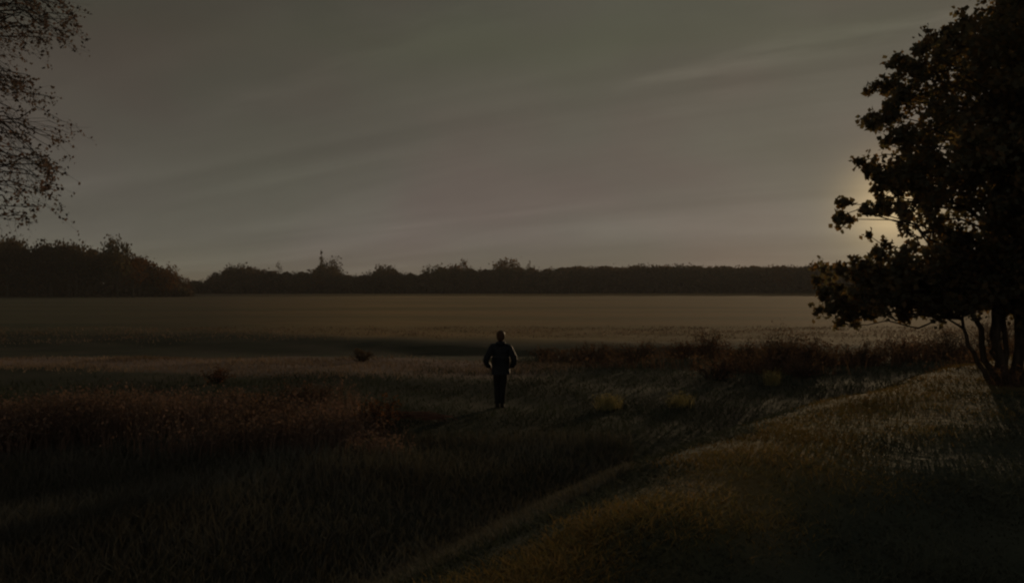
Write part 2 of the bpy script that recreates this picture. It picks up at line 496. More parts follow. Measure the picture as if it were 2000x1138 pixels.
# rough tan grass on the pale strip beyond the weeds and at the near edge of the field
x, y = scatter(90000, 23, 62, -0.85, 0.62, rng)
wst = sstep(24, 27, y - np.interp(x, [-30, -14, -6, 0, 6], [4.5, 2, -.5, -.5, 6])) * (1 - sstep(33, 35.5, y - np.interp(x, [-30, -8, 0, 8], [3.5, 0, -3.5, -3.5])))
wst = np.maximum(wst, sstep(46, 53, y) * .8) * (cluster_noise(x, y, .7) * .9 + .1)
k = (rng.uniform(size=len(x)) < wst) & (bank_s(x, y) < -2)
x, y = x[k], y[k]
Vv, Ff = blades(x, y, rng.uniform(.05, .16, len(x)) * (.6 + .8 * cluster_noise(x, y, 1.1)), 0.012 + 0.0009 * y, rng, 0.7)
tag(link_mesh('stubble', np_mesh('stubble', Vv, Ff), M['stubble']), 'rough tan stubble at the near edge of the field and beyond the weeds', kind='stuff')
# tall dead weeds left of the person
x, y = scatter(34000, 12.6, 19, -0.80, -0.10, rng)
edge = np.interp(x / y, [-0.8, -0.64, -0.35, -0.2, -.12], [16.5, 16.5, 18.5, 18, 16])
k = (y < edge + .8 * np.sin(x * 1.3)) & (rng.uniform(size=len(x)) < (0.05 + 1.1 * cluster_noise(x, y, 1.1) ** 1.4) * (1 - sstep(-.24, -.11, x / y)))
x, y = x[k], y[k]
h = (1 - .55 * sstep(-.26, -.14, x / y)) * rng.uniform(0.45, 1.0, len(x)) * (0.36 + 0.42 * cluster_noise(x, y, 0.8))
Vw, Fw = blades(x, y, h, np.full(len(x), 0.022), rng, 0.16)
P = np.stack([x, y, height(x, y) + h * .9], 1)
sel = rng.uniform(size=len(x)) < .6
Pl = np.repeat(P[sel], 4, 0) + rng.normal(size=(sel.sum() * 4, 3)) * [0.05, 0.05, 0.10]
Vl, Fl = leaves(Pl, rng.uniform(.03, .08, len(Pl)), rng)
Vv = np.concatenate([Vw, Vl]); Ff = np.concatenate([Fw, Fl + len(Vw)])
tag(link_mesh('tall_weeds', np_mesh('tall_weeds', Vv, Ff), M['weed']), 'belt of tall dead brown weeds left of the person', kind='stuff')
# coarse dark growth in the left foreground
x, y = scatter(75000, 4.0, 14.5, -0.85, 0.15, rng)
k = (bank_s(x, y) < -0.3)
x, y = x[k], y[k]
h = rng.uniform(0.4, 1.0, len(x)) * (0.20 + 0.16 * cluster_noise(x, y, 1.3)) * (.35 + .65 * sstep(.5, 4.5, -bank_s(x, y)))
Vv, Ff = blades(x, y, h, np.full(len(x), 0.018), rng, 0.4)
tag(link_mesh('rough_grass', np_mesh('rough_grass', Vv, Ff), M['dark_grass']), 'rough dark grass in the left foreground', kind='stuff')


def at(px, py, depth):
    return Vector(((px - 1000) / F * depth, depth, ZC - (py - HY) / F * depth))


def on_ground(px, py):
    """where the sight line of a pixel meets the terrain"""
    d = 3.0
    while d < 900:
        p = at(px, py, d)
        if p.z <= H(p.x, p.y): break
        d *= 1.004
    return p.x, p.y, H(p.x, p.y)


# tussocks and clumps
def clump(name, px, py, wpx, hpx, mat, label, cat, n=500, lean=.45, wid=.012, group=None):
    X0, Y0, Z0 = on_ground(px, py)
    w = wpx / F * Y0; h = hpx / F * Y0
    x = np.clip(rng.normal(size=n), -1.8, 1.8) * w * .22; y = np.clip(rng.normal(size=n), -1.8, 1.8) * w * .2
    hh = h * rng.uniform(.5, 1.05, n)
    z = np.array([H(X0 + a_, Y0 + b_) - Z0 for a_, b_ in zip(x, y)])
    V, Fa = blades(x, y, hh, np.full(n, wid), rng, lean, z)
    P = np.stack([x, y, z + hh * .85], 1) + rng.normal(size=(n, 3)) * w * .06
    V2, F2 = leaves(P, rng.uniform(.02, .06, n), rng)
    o = link_mesh(name, np_mesh(name, np.concatenate([V, V2]), np.concatenate([Fa, F2 + len(V)])), mat)
    o.location = (X0, Y0, Z0)
    return tag(o, label, cat, group)


clump('grass_tussock', 1190, 800, 62, 32, M['tussock'], 'pale yellow-green grass tussock in the meadow right of the person', 'grass tussock', 260)
clump('grass_tussock', 1330, 795, 60, 28, M['tussock'], 'greyish grass tussock beside the foot of the bank, right of the yellow-green one', 'grass tussock', 160)
clump('grass_tussock', 1508, 752, 40, 34, M['tussock'], 'yellow-green weed clump at the foot of the bank below the dark shrubs', 'grass tussock', 160)
clump('weed_clump', 305, 835, 60, 45, M['tussock'], 'pale seed-headed weed clump standing among the dead weeds on the left', 'weed clump', 50, .25)
clump('weed_clump', 725, 875, 30, 25, M['tussock'], 'small pale weed clump below the right end of the weed belt', 'weed clump', 45, .3)
clump('weed_clump', 120, 860, 60, 45, M['weed'], 'grey-brown weed clump at the left end of the weed belt', 'weed clump', 260, .3)

# flattened reddish stems
X0, Y0, Z0 = on_ground(800, 822)
tb = Tubes()
for q in range(60):
    ax = rng.uniform(-.65, .45); L = rng.uniform(.35, .8); yo = rng.normal() * .10 - ax * .45
    z1, z2 = H(X0 + ax, Y0 + yo) - Z0 + rng.uniform(.03, .2), H(X0 + ax + L * .8, Y0 + yo - L * .5) - Z0 + rng.uniform(.03, .2)
    tb.add(curve((ax, yo, z1), (ax + L * .8, yo - L * .5, z2), rng, 4, .04, .05), [.011, .010, .008, .003], 4)
o = link_mesh('flattened_reeds', tb.mesh('flattened_reeds'), M['straw'])
o.location = (X0, Y0, Z0)
tag(o, 'pinkish swath of flattened dry stems lying at the right end of the weeds', 'dry stems')


# ---------------------------------------------------------------- shrubs
def shrub_parts(w, h, dens, rng, leafs=.06, twig=True):
    tb = Tubes()
    pts = []
    ns = int(14 + w * 12)
    for q in range(ns):
        th = rng.uniform(0, 2 * math.pi); r = rng.uniform(.0, 1) ** .6 * w * .5
        tip = np.array([math.cos(th) * r, math.sin(th) * r * .8, h * rng.uniform(.55, 1.0) * (1 - .35 * (r / (w * .5)) ** 2)])
        base = np.array([math.cos(th), math.sin(th), 0]) * r * .25 + [0, 0, -.05]
        c = curve(base, tip, rng, 6, .05, .08)
        tb.add(c, np.linspace(.014, .003, 6) * (1 + w * .2), 4)
        for z in range(5):
            p = c[rng.integers(2, 6)]
            e = p + rng.normal(size=3) * [.18, .18, .16] * max(h, .5)
            e[2] = max(e[2], .05)
            tb.add(curve(p, e, rng, 3, .05), [.005, .004, .002], 3)
            pts.append(np.linspace(p, e, 6))
        pts.append(c[1:])
    P = np.concatenate(pts)
    n = int(dens * w * max(h, .6) * 620)
    Q = P[rng.integers(0, len(P), n)] + rng.normal(size=(n, 3)) * .07 * h
    Q[:, 2] = np.maximum(Q[:, 2], .02)
    return tb.mesh('stems'), np_mesh('foliage', *leaves(Q, rng.uniform(.5, 1.2, n) * leafs, rng))


def shrub(px, py, wpx, hpx, mat, label, dens=1.0, name='shrub', group=None, leafs=.07, depth=None):
    if depth is None:
        x, y, z = on_ground(px, py)
    else:
        x = (px - 1000) / F * depth; y = depth; z = H(x, y)
        hpx = (ZC - z) / depth * F + HY - (py - hpx)     # keep the top where it is
    e = empty(name, (x, y, z))
    s_, f_ = shrub_parts(wpx / F * y, hpx / F * y, dens, rng, leafs)
    link_mesh('stems', s_, M['bark'], e); link_mesh('foliage', f_, mat, e)
    return tag(e, label, 'shrub', group)


SR, SH = M['shrub_rust'], M['shrub']
shrub(1385, 700, 100, 56, SR, 'rounded rust-brown shrub, tallest of the reddish ones at the field edge')
shrub(1520, 722, 90, 84, SH, 'dark bushy shrub standing highest in the belt right of the rust-brown one')
shrub(1325, 700, 80, 38, SR, 'low rusty shrub just left of the rounded rust-brown shrub')
shrub(1160, 700, 110, 32, SH, 'low purplish-brown shrub nearest the person on the right')
shrub(1245, 704, 110, 40, SH, 'low dull brown shrub second from the person on the right')
shrub(1450, 712, 90, 50, SH, 'low dark shrub between the rust-brown and the highest shrub')
shrub(1590, 716, 110, 58, SH, 'broad grey-brown shrub right of the highest shrub in the belt')
shrub(1680, 714, 110, 52, SH, 'broad dark shrub below the lowest leaves of the big tree')
shrub(1760, 706, 110, 56, SR, 'pinkish-brown shrub between the big tree trunk and the dark shrubs')
shrub(1850, 700, 110, 64, SH, 'dark shrub close behind the stems of the big tree')
shrub(1950, 700, 130, 80, SH, 'shrub behind the foot of the big tree at the frame edge')
shrub(1400, 742, 110, 46, SH, 'dark leafy shrub in front of the rust-brown shrub on the meadow side', 1.2)
shrub(1570, 738, 90, 40, SH, 'small dark shrub on the foot of the bank in front of the belt', 1.2)
shrub(1070, 700, 90, 22, SH, 'very low brown scrub patch touching the person on the right')
shrub(705, 706, 56, 28, M['far_dark'], 'small dark lone bush in the green strip left of the person', 1.5)
shrub(740, 842, 90, 74, SR, 'rust-brown bush at the right end of the weed belt', 1.0)
shrub(425, 748, 70, 36, SR, 'small reddish bush on the tan strip above the weeds', 1.0)
shrub(600, 800, 120, 60, SH, 'dull brown bush in the weed belt beside the rust-brown bush', .8)
shrub(30, 890, 110, 60, SR, 'orange-brown bush at the left edge of the picture', 1.0)
shrub(480, 830, 130, 64, SH, 'dark brown bush in the middle of the weed belt', .7)

sx_ = rng.uniform(1.0, 26, 60000); sy_ = rng.uniform(24, 36, 60000)
su = sx_ / sy_ * F + 1000
hi = np.interp(su, [1020, 1120, 1300, 1500, 1700, 2000], [.12, .38, .55, .75, .8, .9])
k = (su > 1015) & (rng.uniform(size=60000) < 1.25 * cluster_noise(sx_, sy_, .8) ** 2.4) & (sy_ < np.interp(su, [1015, 1300, 2000], [32, 34, 36])) & (sy_ > np.interp(su, [1015, 1300, 2000], [29, 27, 24]))
sx_, sy_, hi = sx_[k], sy_[k], hi[k] * (0.45 + .8 * cluster_noise(sx_[k], sy_[k], 1.3))
Vw, Fw = blades(sx_[::3], sy_[::3], hi[::3] * rng.uniform(.6, 1.1, len(hi[::3])), np.full(len(hi[::3]), .03), rng, .3)
P = np.stack([sx_, sy_, height(sx_, sy_) + hi * rng.uniform(0, 1, len(hi))], 1) + rng.normal(size=(len(hi), 3)) * .04
Vl, Fl = leaves(P, rng.uniform(.05, .13, len(P)), rng)
tag(link_mesh('scrub', np_mesh('scrub', np.concatenate([Vw, Vl]), np.concatenate([Fw, Fl + len(Vw)])), M['shrub']), 'low tangled purplish-brown scrub between the shrubs at the field edge', kind='stuff')

# ---------------------------------------------------------------- the big tree on the right
TD = 14.0
tx, ty, tz = on_ground(1950, 742)
TD = ty
tree = empty('broadleaf_tree', (tx, ty, tz))
tag(tree, 'big dark broadleaf tree on the bank filling the right side', 'tree')
org = np.array([tx, ty, tz])


def loc(px, py, off=0.0):
    p = at(px, py, TD + off)
    return np.array(p) - org


BP = [(-700, 2060), (-500, 1990), (-300, 1940), (-100, 1935), (0, 1915), (30, 1890), (70, 1830), (120, 1775), (160, 1745), (200, 1745), (260, 1755), (300, 1740),
      (340, 1720), (380, 1760), (420, 1790), (470, 1805), (520, 1750), (560, 1690), (600, 1720), (620, 1800), (640, 1880)]


def bound(py): return np.interp(py, [b_[0] for b_ in BP], [b_[1] for b_ in BP])


blobs = []   # (x, y, z, radius, leaves)
for (px, py, rp, n) in [
    (1885, 45, 20, 90), (1852, 62, 20, 100), (1820, 88, 20, 90), (1795, 100, 16, 50), (1765, 128, 22, 90), (1748, 124, 12, 30), (1790, 135, 24, 120), (1735, 168, 20, 70), (1712, 168, 14, 40),
    (1765, 180, 30, 150), (1715, 232, 18, 70), (1695, 238, 12, 40), (1742, 225, 26, 120), (1752, 268, 22, 100), (1728, 280, 10, 25), (1770, 285, 20, 90),
    (1690, 328, 16, 60), (1678, 316, 10, 25), (1712, 340, 22, 90), (1740, 335, 26, 120), (1715, 365, 18, 60), (1745, 365, 22, 90), (1780, 350, 30, 160),
    (1650, 398, 10, 22), (1635, 424, 12, 26), (1662, 428, 10, 20), (1690, 408, 12, 26), (1718, 402, 18, 60), (1742, 408, 16, 46), (1765, 420, 18, 46), (1770, 450, 16, 30),
    (1700, 462, 7, 10), (1735, 478, 12, 20), (1758, 498, 18, 40), (1715, 500, 18, 40), (1690, 510, 16, 50), (1785, 478, 14, 30),
    (1670, 520, 14, 40), (1640, 530, 16, 40), (1610, 526, 12, 26), (1595, 550, 12, 30), (1605, 575, 14, 50), (1640, 562, 18, 60), (1680, 545, 20, 80), (1720, 535, 26, 110), (1760, 530, 28, 120),
    (1625, 600, 18, 70), (1600, 605, 10, 24), (1650, 592, 22, 110), (1690, 585, 28, 170), (1735, 580, 30, 200), (1780, 575, 32, 220), (1830, 570, 34, 240), (1660, 620, 16, 50), (1640, 632, 9, 14), (1700, 612, 16, 60), (1760, 608, 18, 70), (1820, 605, 22, 90), (1870, 595, 26, 120),
    (1700, 560, 40, 200), (1750, 560, 45, 260), (1800, 550, 45, 260), (1850, 560, 45, 260), (1680, 600, 26, 120), (1640, 585, 24, 90), (1870, 540, 40, 240), (1930, 560, 40, 220), (1820, 500, 34, 170), (1870, 470, 40, 220), (1950, 500, 45, 220), (1990, 590, 36, 140), (1830, 440, 32, 140), (1810, 400, 30, 150)]:
    c = loc(px, py, rng.uniform(-1.3, 1.3))
    blobs.append((c, rp / F * TD * (1.55 if rp < 15 else 1.1), n))
# the solid body of the crown
for _ in range(7600):
    py = rng.uniform(-560, 600); px = rng.uniform(1720, 2750)
    bx_ = bound(py) + 22
    if px < bx_: continue
    c = loc(px, py)
    # crown envelope, centred to the right of the frame
    cc = np.array([2.1, 0.6, 0]); zc = 5.4
    q = ((c[0] - cc[0]) / 4.6) ** 2 + ((c[2] - zc) / 5.4) ** 2
    if q > 1: continue
    dy = 3.9 * math.sqrt(max(0.05, 1 - q))
    c[1] = cc[1] + rng.uniform(-dy, dy)
    wp = c + org
    if wp[0] / wp[1] * F + 1000 < bound(HY - (wp[2] - ZC) / wp[1] * F) + 26: continue
    pX = wp[0] / wp[1] * F + 1000; pY = HY - (wp[2] - ZC) / wp[1] * F
    if pX < bound(pY) + 120 and rng.uniform() < .45: continue
    if 405 < pY < 515 and pX < 1812: continue
    if any((pX - a_) ** 2 + (pY - b_) ** 2 < r_ * r_ for a_, b_, r_ in [(1912, 440, 34), (1880, 130, 26), (1952, 172, 24), (1838, 425, 30), (1850, 300, 24), (1800, 210, 24)]): continue
    if HY - (wp[2] - ZC) / wp[1] * F > 612 - 12 * (c[1] > 0): continue
    if rng.uniform() < .28 and abs(c[1] - cc[1]) < dy * .5: continue
    blobs.append((c, rng.uniform(.22, .42), int(rng.uniform(40, 64))))

bark = Tubes()
stem_pts = []
stems = [((-.05, 0, -.1), loc(1885, 590, -.3), .05), ((.0, .05, -.1), loc(1915, 480, .5), .06), ((.08, -.05, -.1), loc(1960, 300, -.2), .08),
         ((.3, .05, -.1), loc(2050, 150, .6), .10), ((.36, -.05, -.1), loc(2180, 380, -.8), .08), ((.05, .12, -.1), loc(1930, 560, 1.4), .04), ((.34, .15, -.1), loc(2010, 520, 1.6), .06), ((.14, .02, -.1), loc(1945, 420, .2), .05)]
for b_, t_, r_ in stems:
    c = curve(b_, t_, rng, 11, .018)
    c[:, 0] += -.22 * np.sin(np.linspace(0, math.pi, 11)) * (t_[0] < 0)
    bark.add(c, np.linspace(r_, r_ * .35, 11), 8)
    stem_pts.append(c[4:])
    for q in range(3):
        p = c[rng.integers(7, 11)]
        e = p + np.array([rng.uniform(-1.4, 1.6), rng.uniform(-1.6, 1.6), rng.uniform(.6, 2.6)])
        we = e + org                                            # keep bare limbs inside the leafy crown
        if we[0] / we[1] * F + 1000 < bound(HY - (we[2] - ZC) / we[1] * F) + 130:
            e[0] = abs(e[0]) + 1.0; e[1] = max(e[1], -.6)
            we = e + org
            if we[0] / we[1] * F + 1000 < bound(HY - (we[2] - ZC) / we[1] * F) + 60: e = p + np.array([.5, .2, .5])
        cc_ = curve(p, e, rng, 8, .03, .05)
        bark.add(cc_, np.linspace(r_ * .4, r_ * .15, 8), 6)
        stem_pts.append(cc_[2:])
SP = np.concatenate(stem_pts)
LP, LS = [], []
for bi, (c, r, n) in enumerate(blobs):
    d = np.linalg.norm(SP - c, axis=1) + np.maximum(0, SP[:, 2] - c[2]) * .6
    p = SP[np.argmin(d)]
    if bi < 66 or bi % 5 == 0:
        bark.add(curve(p, c, rng, 6, .04, .05), np.linspace(.022, .006, 6), 4)
    k = 5 if bi < 66 else 4
    for q in range(k):
        e = c + np.clip(rng.normal(size=3), -1.4, 1.4) * r * .75
        if bi < 66: bark.add(curve(c, e, rng, 3, .05), [.006, .004, .002], 3)
        m = int(n * (2.2 if bi < 66 else 1)) // k + 1
        tt = rng.uniform(.1, 1.05, m)[:, None]
        LP.append(c + (e - c) * tt + np.clip(rng.normal(size=(m, 3)), -1.5, 1.5) * r * .28)
        LS.append(rng.uniform(.06, .135, m) if bi < 66 else rng.uniform(.075, .14, m))
LP = np.concatenate(LP); LS = np.concatenate(LS)
link_mesh('trunk', bark.mesh('trunk'), M['bark'], tree, smooth=True)
link_mesh('crown', np_mesh('crown', *leaves(LP, LS, rng, .4, .75)), M['maple_leaf'], tree)

# fallen leaves and a bit of root scrub around its foot
clump('foot_weeds', 1975, 752, 90, 34, M['shrub'], 'brown weeds growing round the foot of the big tree', 'weed clump', 200, .4)

# ---------------------------------------------------------------- the sparse tree on the left
D2 = 12.5
bx2, by2 = -9.6, 12.8
bz2 = H(bx2, by2)
t2 = empty('birch_tree', (bx2, by2, bz2))
tag(t2, 'sparse autumn tree with small leaves hanging in from the left edge', 'tree')
org2 = np.array([bx2, by2, bz2])
bark = Tubes()
tr = curve((0, 0, -.1), (.25, .1, 9.5), rng, 12, .008)
bark.add(tr, np.linspace(.19, .03, 12), 10)
LP, LS = [], []


def loc2(px, py, off=0.0):
    d = by2 + off
    p = at(px, py, d)
    return np.array(p) - org2


tips = []
for _ in range(36):
    tips.append((rng.uniform(-20, 145), rng.uniform(-30, 95), 1.0))
for _ in range(48):
    py = rng.uniform(120, 440)
    lim = np.interp(py, [120, 150, 190, 250, 330, 400, 440], [30, 60, 100, 140, 100, 135, 80])
    tips.append((lim * rng.uniform(-.2, 1) ** 1.0, py, 1.0))
for _ in range(120):
    tips.append((rng.uniform(-900, -20), rng.uniform(-420, 420), 1.0))
for px, py, q in tips:
    c = loc2(px, py, rng.uniform(-1.6, 1.6))
    if np.hypot(c[0], c[1]) > 3.9 or c[2] > 9.3: continue
    j_ = int(np.clip(np.searchsorted(tr[:, 2], c[2] - .6 + rng.uniform(-.4, .6)), 3, 11))
    p = tr[j_]
    br = curve(p, c, rng, 7, .03, .10)
    bark.add(br, np.linspace(.020, .004, 7), 4)
    for z in range(5):
        e = c + rng.normal(size=3) * [.17, .28, .14] + [0, 0, -.12]
        bark.add(curve(br[rng.integers(4, 7)], e, rng, 4, .05), [.004, .003, .002, .0015], 3)
        m = 7
        LP.append(c + (e - c) * rng.uniform(.1, 1.1, m)[:, None] + rng.normal(size=(m, 3)) * .03)
        LS.append(rng.uniform(.035, .075, m))
link_mesh('trunk', bark.mesh('trunk'), M['bark'], t2, smooth=True)
link_mesh('crown', np_mesh('crown', *leaves(np.concatenate(LP), np.concatenate(LS), rng, .5, .7)), M['birch_leaf'], t2)


# ---------------------------------------------------------------- distant trees
def far_proto(kind, rng):
    """unit-height tree, unit half-width; returns trunk mesh and crown mesh"""
    tb = Tubes()
    tb.add(curve((0, 0, -.03), (0, 0, .9), rng, 5, .01), np.array([.035, .028, .022, .014, .005]), 5)
    LP = []
    if kind == 'cone':
        for q in range(40):
            z = rng.uniform(.08, .98); r = .5 * (1 - z) ** .8 + .03
            th = rng.uniform(0, 2 * math.pi)
            c = np.array([math.cos(th) * r * .7, math.sin(th) * r * .7, z])
            LP.append(c + rng.normal(size=(16, 3)) * [r * .28, r * .28, .03])
            tb.add([(0, 0, z), tuple(c)], [.008, .003], 3)
    else:
        zs, wf, nb = {'round': (.60, .36, 40), 'column': (.55, .30, 38), 'broad': (.62, .40, 44), 'ragged': (.58, .38, 30), 'sparse': (.55, .40, 24)}[kind]
        hz = {'round': .36, 'column': .42, 'broad': .32, 'ragged': .40, 'sparse': .42}[kind]
        for q in range(nb):
            v = rng.normal(size=3); v /= np.linalg.norm(v)
            r = rng.uniform(.2, 1) ** .4
            c = np.array([v[0] * wf * r, v[1] * wf * r, zs + v[2] * hz * r])
            c[2] = max(c[2], .12)
            sg = .075 if kind != 'sparse' else .06
            LP.append(c + rng.normal(size=(20 if kind != 'sparse' else 12, 3)) * [sg, sg, sg * .8])
            tb.add([(0, 0, max(.1, c[2] - .25)), tuple(c)], [.011, .003], 3)
    LP = np.concatenate(LP)
    LP = LP[LP[:, 2] < 1.03]
    return tb.mesh('trunk'), np_mesh('crown', *leaves(LP, rng.uniform(.035, .075, len(LP)), rng, 0, .9))


protos = {}
for kd in ('round', 'column', 'cone', 'broad', 'ragged', 'sparse'):
    for v_ in range(2):
        protos[kd, v_] = far_proto(kd, rng)
PM = {}


def far_tree(px, top, depth, wm, kind, mat, label, group=None, name='tree'):
    if depth < 300: depth *= 1.3; wm *= 1.3
    x = (px - 1000) / F * depth; z = H(x, depth)
    h = ZC - (top - HY) / F * depth - z
    v_ = int(rng.integers(0, 2))
    tm, cm = protos[kind, v_]
    key = (kind, v_, mat)
    if key not in PM:
        c2 = cm.copy(); c2.materials.clear(); c2.materials.append(M[mat]); PM[key] = c2
        if not len(tm.materials): tm.materials.append(M['far_bark'])
    e = empty(name, (x, depth, z), rng.uniform(0, 6.28))
    e.scale = (wm, wm, h)
    a_ = bpy.data.objects.new('trunk', tm); COL.objects.link(a_); a_.parent = e
    b_ = bpy.data.objects.new('crown', PM[key]); COL.objects.link(b_); b_.parent = e
    tag(e, label, 'tree', group)
    return e


G1, G2, G3 = 'trees of the near wood on the left', 'trees in the far line behind the field', 'trees of the low far line on the right'
L1 = 'dark tree merged into the tall wood at the left edge of the field'
L2 = 'small dark tree in the uneven far line behind the middle of the field'
L3 = 'dark tree in the low even line behind the right half of the field'
# distinctive ones
far_tree(230, 458, 190, 8.5, 'broad', 'far_green', 'tall square-topped tree standing up at the right of the left wood')
far_tree(15, 452, 200, 11, 'round', 'far_dark', 'tallest dark tree at the left edge of the wood')
far_tree(100, 464, 205, 12, 'broad', 'far_dark', 'broad tree left of a notch in the top of the left wood')
far_tree(150, 462, 203, 9, 'ragged', 'far_dark', 'dark tree between the notch and the square-topped tree in the left wood')
far_tree(272, 496, 205, 10, 'round', 'far_rust', 'rust-brown tree right beside the tall square-topped tree')
far_tree(305, 514, 210, 8, 'round', 'far_rust', 'lower rust-brown tree where the left wood slopes down')
far_tree(337, 513, 210, 5.0, 'column', 'far_gold', 'narrow pointed golden-brown tree at the end of the left wood')
far_tree(358, 538, 215, 5, 'round', 'far_rust', 'small rust-brown tree last in the left wood before the gap')
far_tree(470, 513, 400, 18, 'broad', 'far_dark', 'broad round-topped dark tree right of the gap in the tree line')
far_tree(545, 510, 420, 6, 'sparse', 'far_dark', 'thin sparse tree poking out between the broad and the spired tree')
far_tree(628, 490, 420, 8, 'cone', 'far_green', 'spired conifer standing highest in the middle of the tree line')
far_tree(646, 499, 422, 14, 'ragged', 'far_dark', 'bushy tree leaning on the right side of the spired conifer')
far_tree(752, 511, 420, 15, 'round', 'far_dark', 'rounded dark tree alone above the low line left of the person')
far_tree(850, 515, 430, 16, 'broad', 'far_green', 'dark tree at the left of the brownish pair left of the person')
far_tree(888, 510, 432, 14, 'round', 'far_rust', 'brownish tree rising left of the golden dome')
far_tree(906, 504, 431, 8, 'column', 'far_rust', 'narrow brownish tree topping the clump left of the golden dome')
far_tree(985, 499, 435, 20, 'round', 'far_gold', 'dome-shaped golden-orange tree in the far line above the person')
far_tree(1035, 510, 436, 6, 'sparse', 'far_dark', 'thin bare tree just right of the golden dome')
far_tree(1265, 513, 440, 22, 'broad', 'far_dark', 'broad purplish tree raised a little over the right line')
far_tree(1330, 513, 440, 22, 'broad', 'far_green', 'broad olive tree raised a little over the right line')
far_tree(1510, 514, 440, 20, 'round', 'far_rust', 'reddish tree in the far line left of the big tree leaves')
far_tree(1600, 512, 440, 14, 'ragged', 'far_rust', 'reddish tree in the far line touching the big tree leaves')
PX = [-300, 0, 30, 60, 110, 150, 200, 250, 290, 325, 347, 362, 378]
PY = [455, 458, 460, 476, 466, 472, 480, 482, 503, 519, 530, 546, 564]
mats1 = ['far_dark', 'far_dark', 'far_green', 'far_dark']
for k_ in range(34):
    px = -330 + k_ * 21 + rng.uniform(-6, 6)
    if px > 346: break
    far_tree(px, np.interp(px, PX, PY) + rng.uniform(0, 14), 196 + rng.uniform(0, 26), rng.uniform(7, 11), ['round', 'broad', 'ragged', 'column'][k_ % 4],
             'far_rust' if px > 245 and k_ % 3 else mats1[k_ % 4], L1, G1)
QX = [370, 400, 420, 445, 490, 520, 570, 610, 625, 655, 672, 715, 740, 770, 785, 830, 860, 900, 925, 955, 985, 1020, 1060, 1100]
QY = [546, 542, 532, 520, 518, 524, 527, 524, 512, 516, 533, 534, 520, 520, 530, 528, 518, 516, 520, 522, 512, 516, 520, 520]
for k_ in range(60):
    px = 372 + k_ * 13.2 + rng.uniform(-5, 5)
    if px > 1100: break
    far_tree(px, np.interp(px, QX, QY) + rng.uniform(-1, 7), 400 + rng.uniform(0, 50), rng.uniform(9, 16), ['round', 'broad', 'ragged', 'sparse', 'column'][k_ % 5],
             ['far_dark', 'far_dark', 'far_green', 'far_rust', 'far_dark'][k_ % 5], L2, G2)
for k_ in range(70):
    px = 1098 + k_ * 15.5 + rng.uniform(-5, 5)
    if px > 2150: break
    far_tree(px, 517 + rng.uniform(-2, 4), 430 + rng.uniform(0, 50), rng.uniform(13, 20), ['round', 'broad', 'ragged', 'broad'][k_ % 4],
             ['far_dark', 'far_dark', 'far_green', 'far_rust', 'far_dark'][k_ % 5], L3, G3)
# the unbroken mass of undergrowth and trees behind them
LPs, LSs = [], []


def mass(px0, px1, depth, spread, top_of, n, s0, s1):
    px = rng.uniform(px0, px1, n)
    d = depth + rng.uniform(0, spread, n)
    x = (px - 1000) / F * d
    z0 = height(x, d)
    top = ZC - (top_of(px) - HY) / F * d
    z = z0 + (top - z0) * rng.uniform(0, 1, n) ** 1.2
    LPs.append(np.stack([x, d, z], 1)); LSs.append(rng.uniform(s0, s1, n))


mass(-420, 376, 266, 50, lambda p: np.interp(p, PX, PY) + 16 + 6 * np.sin(p * .13), 26000, .9, 2.0)
mass(355, 1110, 412, 50, lambda p: np.interp(p, QX, QY) + 9 + 3 * np.sin(p * .21), 26000, 1.3, 2.6)
mass(1090, 2500, 436, 60, lambda p: 522 + 2 * np.sin(p * .11), 40000, 1.3, 2.6)
Vv, Ff = leaves(np.concatenate(LPs), np.concatenate(LSs), rng, 0, .9)
tag(link_mesh('distant_woodland', np_mesh('distant_woodland', Vv, Ff), M['far_dark']), 'dark unbroken woodland behind the field', kind='stuff')

# ---------------------------------------------------------------- thin evening haze
bm = bmesh.new()
bmesh.ops.create_cube(bm, size=1, matrix=Matrix.Translation((0, 0, 24)) @ Matrix.Diagonal((13000, 13000, 54, 1)))
me = bpy.data.meshes.new('haze'); bm.to_mesh(me); bm.free()
hm = bpy.data.materials.new('haze'); hm.use_nodes = True; hm.node_tree.nodes.clear()
pv = N(hm.node_tree, 'ShaderNodeVolumePrincipled'); pv.inputs['Color'].default_value = (.9, .88, .86, 1)
pv.inputs['Density'].default_value = 0.00022; pv.inputs['Anisotropy'].default_value = 0.2
ho = N(hm.node_tree, 'ShaderNodeOutputMaterial'); hm.node_tree.links.new(pv.outputs[0], ho.inputs['Volume'])
tag(link_mesh('haze', me, hm), 'thin evening haze over the field', kind='stuff')

# ---------------------------------------------------------------- the person
def cloth(name, c, rough=.8, scale=30):
    return surf_mat(name, tuple(v * .75 for v in c), tuple(v * 1.25 for v in c), scale, rough, (1, 1, 1), .15)


M['skin'] = cloth('skin', (0.38, 0.22, 0.16), .55, 20)
M['hair'] = cloth('hair', (0.07, 0.035, 0.018), .6, 60)
M['jacket'] = cloth('jacket', (0.008, 0.012, 0.019), .6, 12)
M['trousers'] = cloth('trousers', (0.012, 0.012, 0.014), .9)
M['boots'] = cloth('boots', (0.02, 0.014, 0.01), .5)
M['eye'] = cloth('eye', (0.03, 0.02, 0.015), .3)


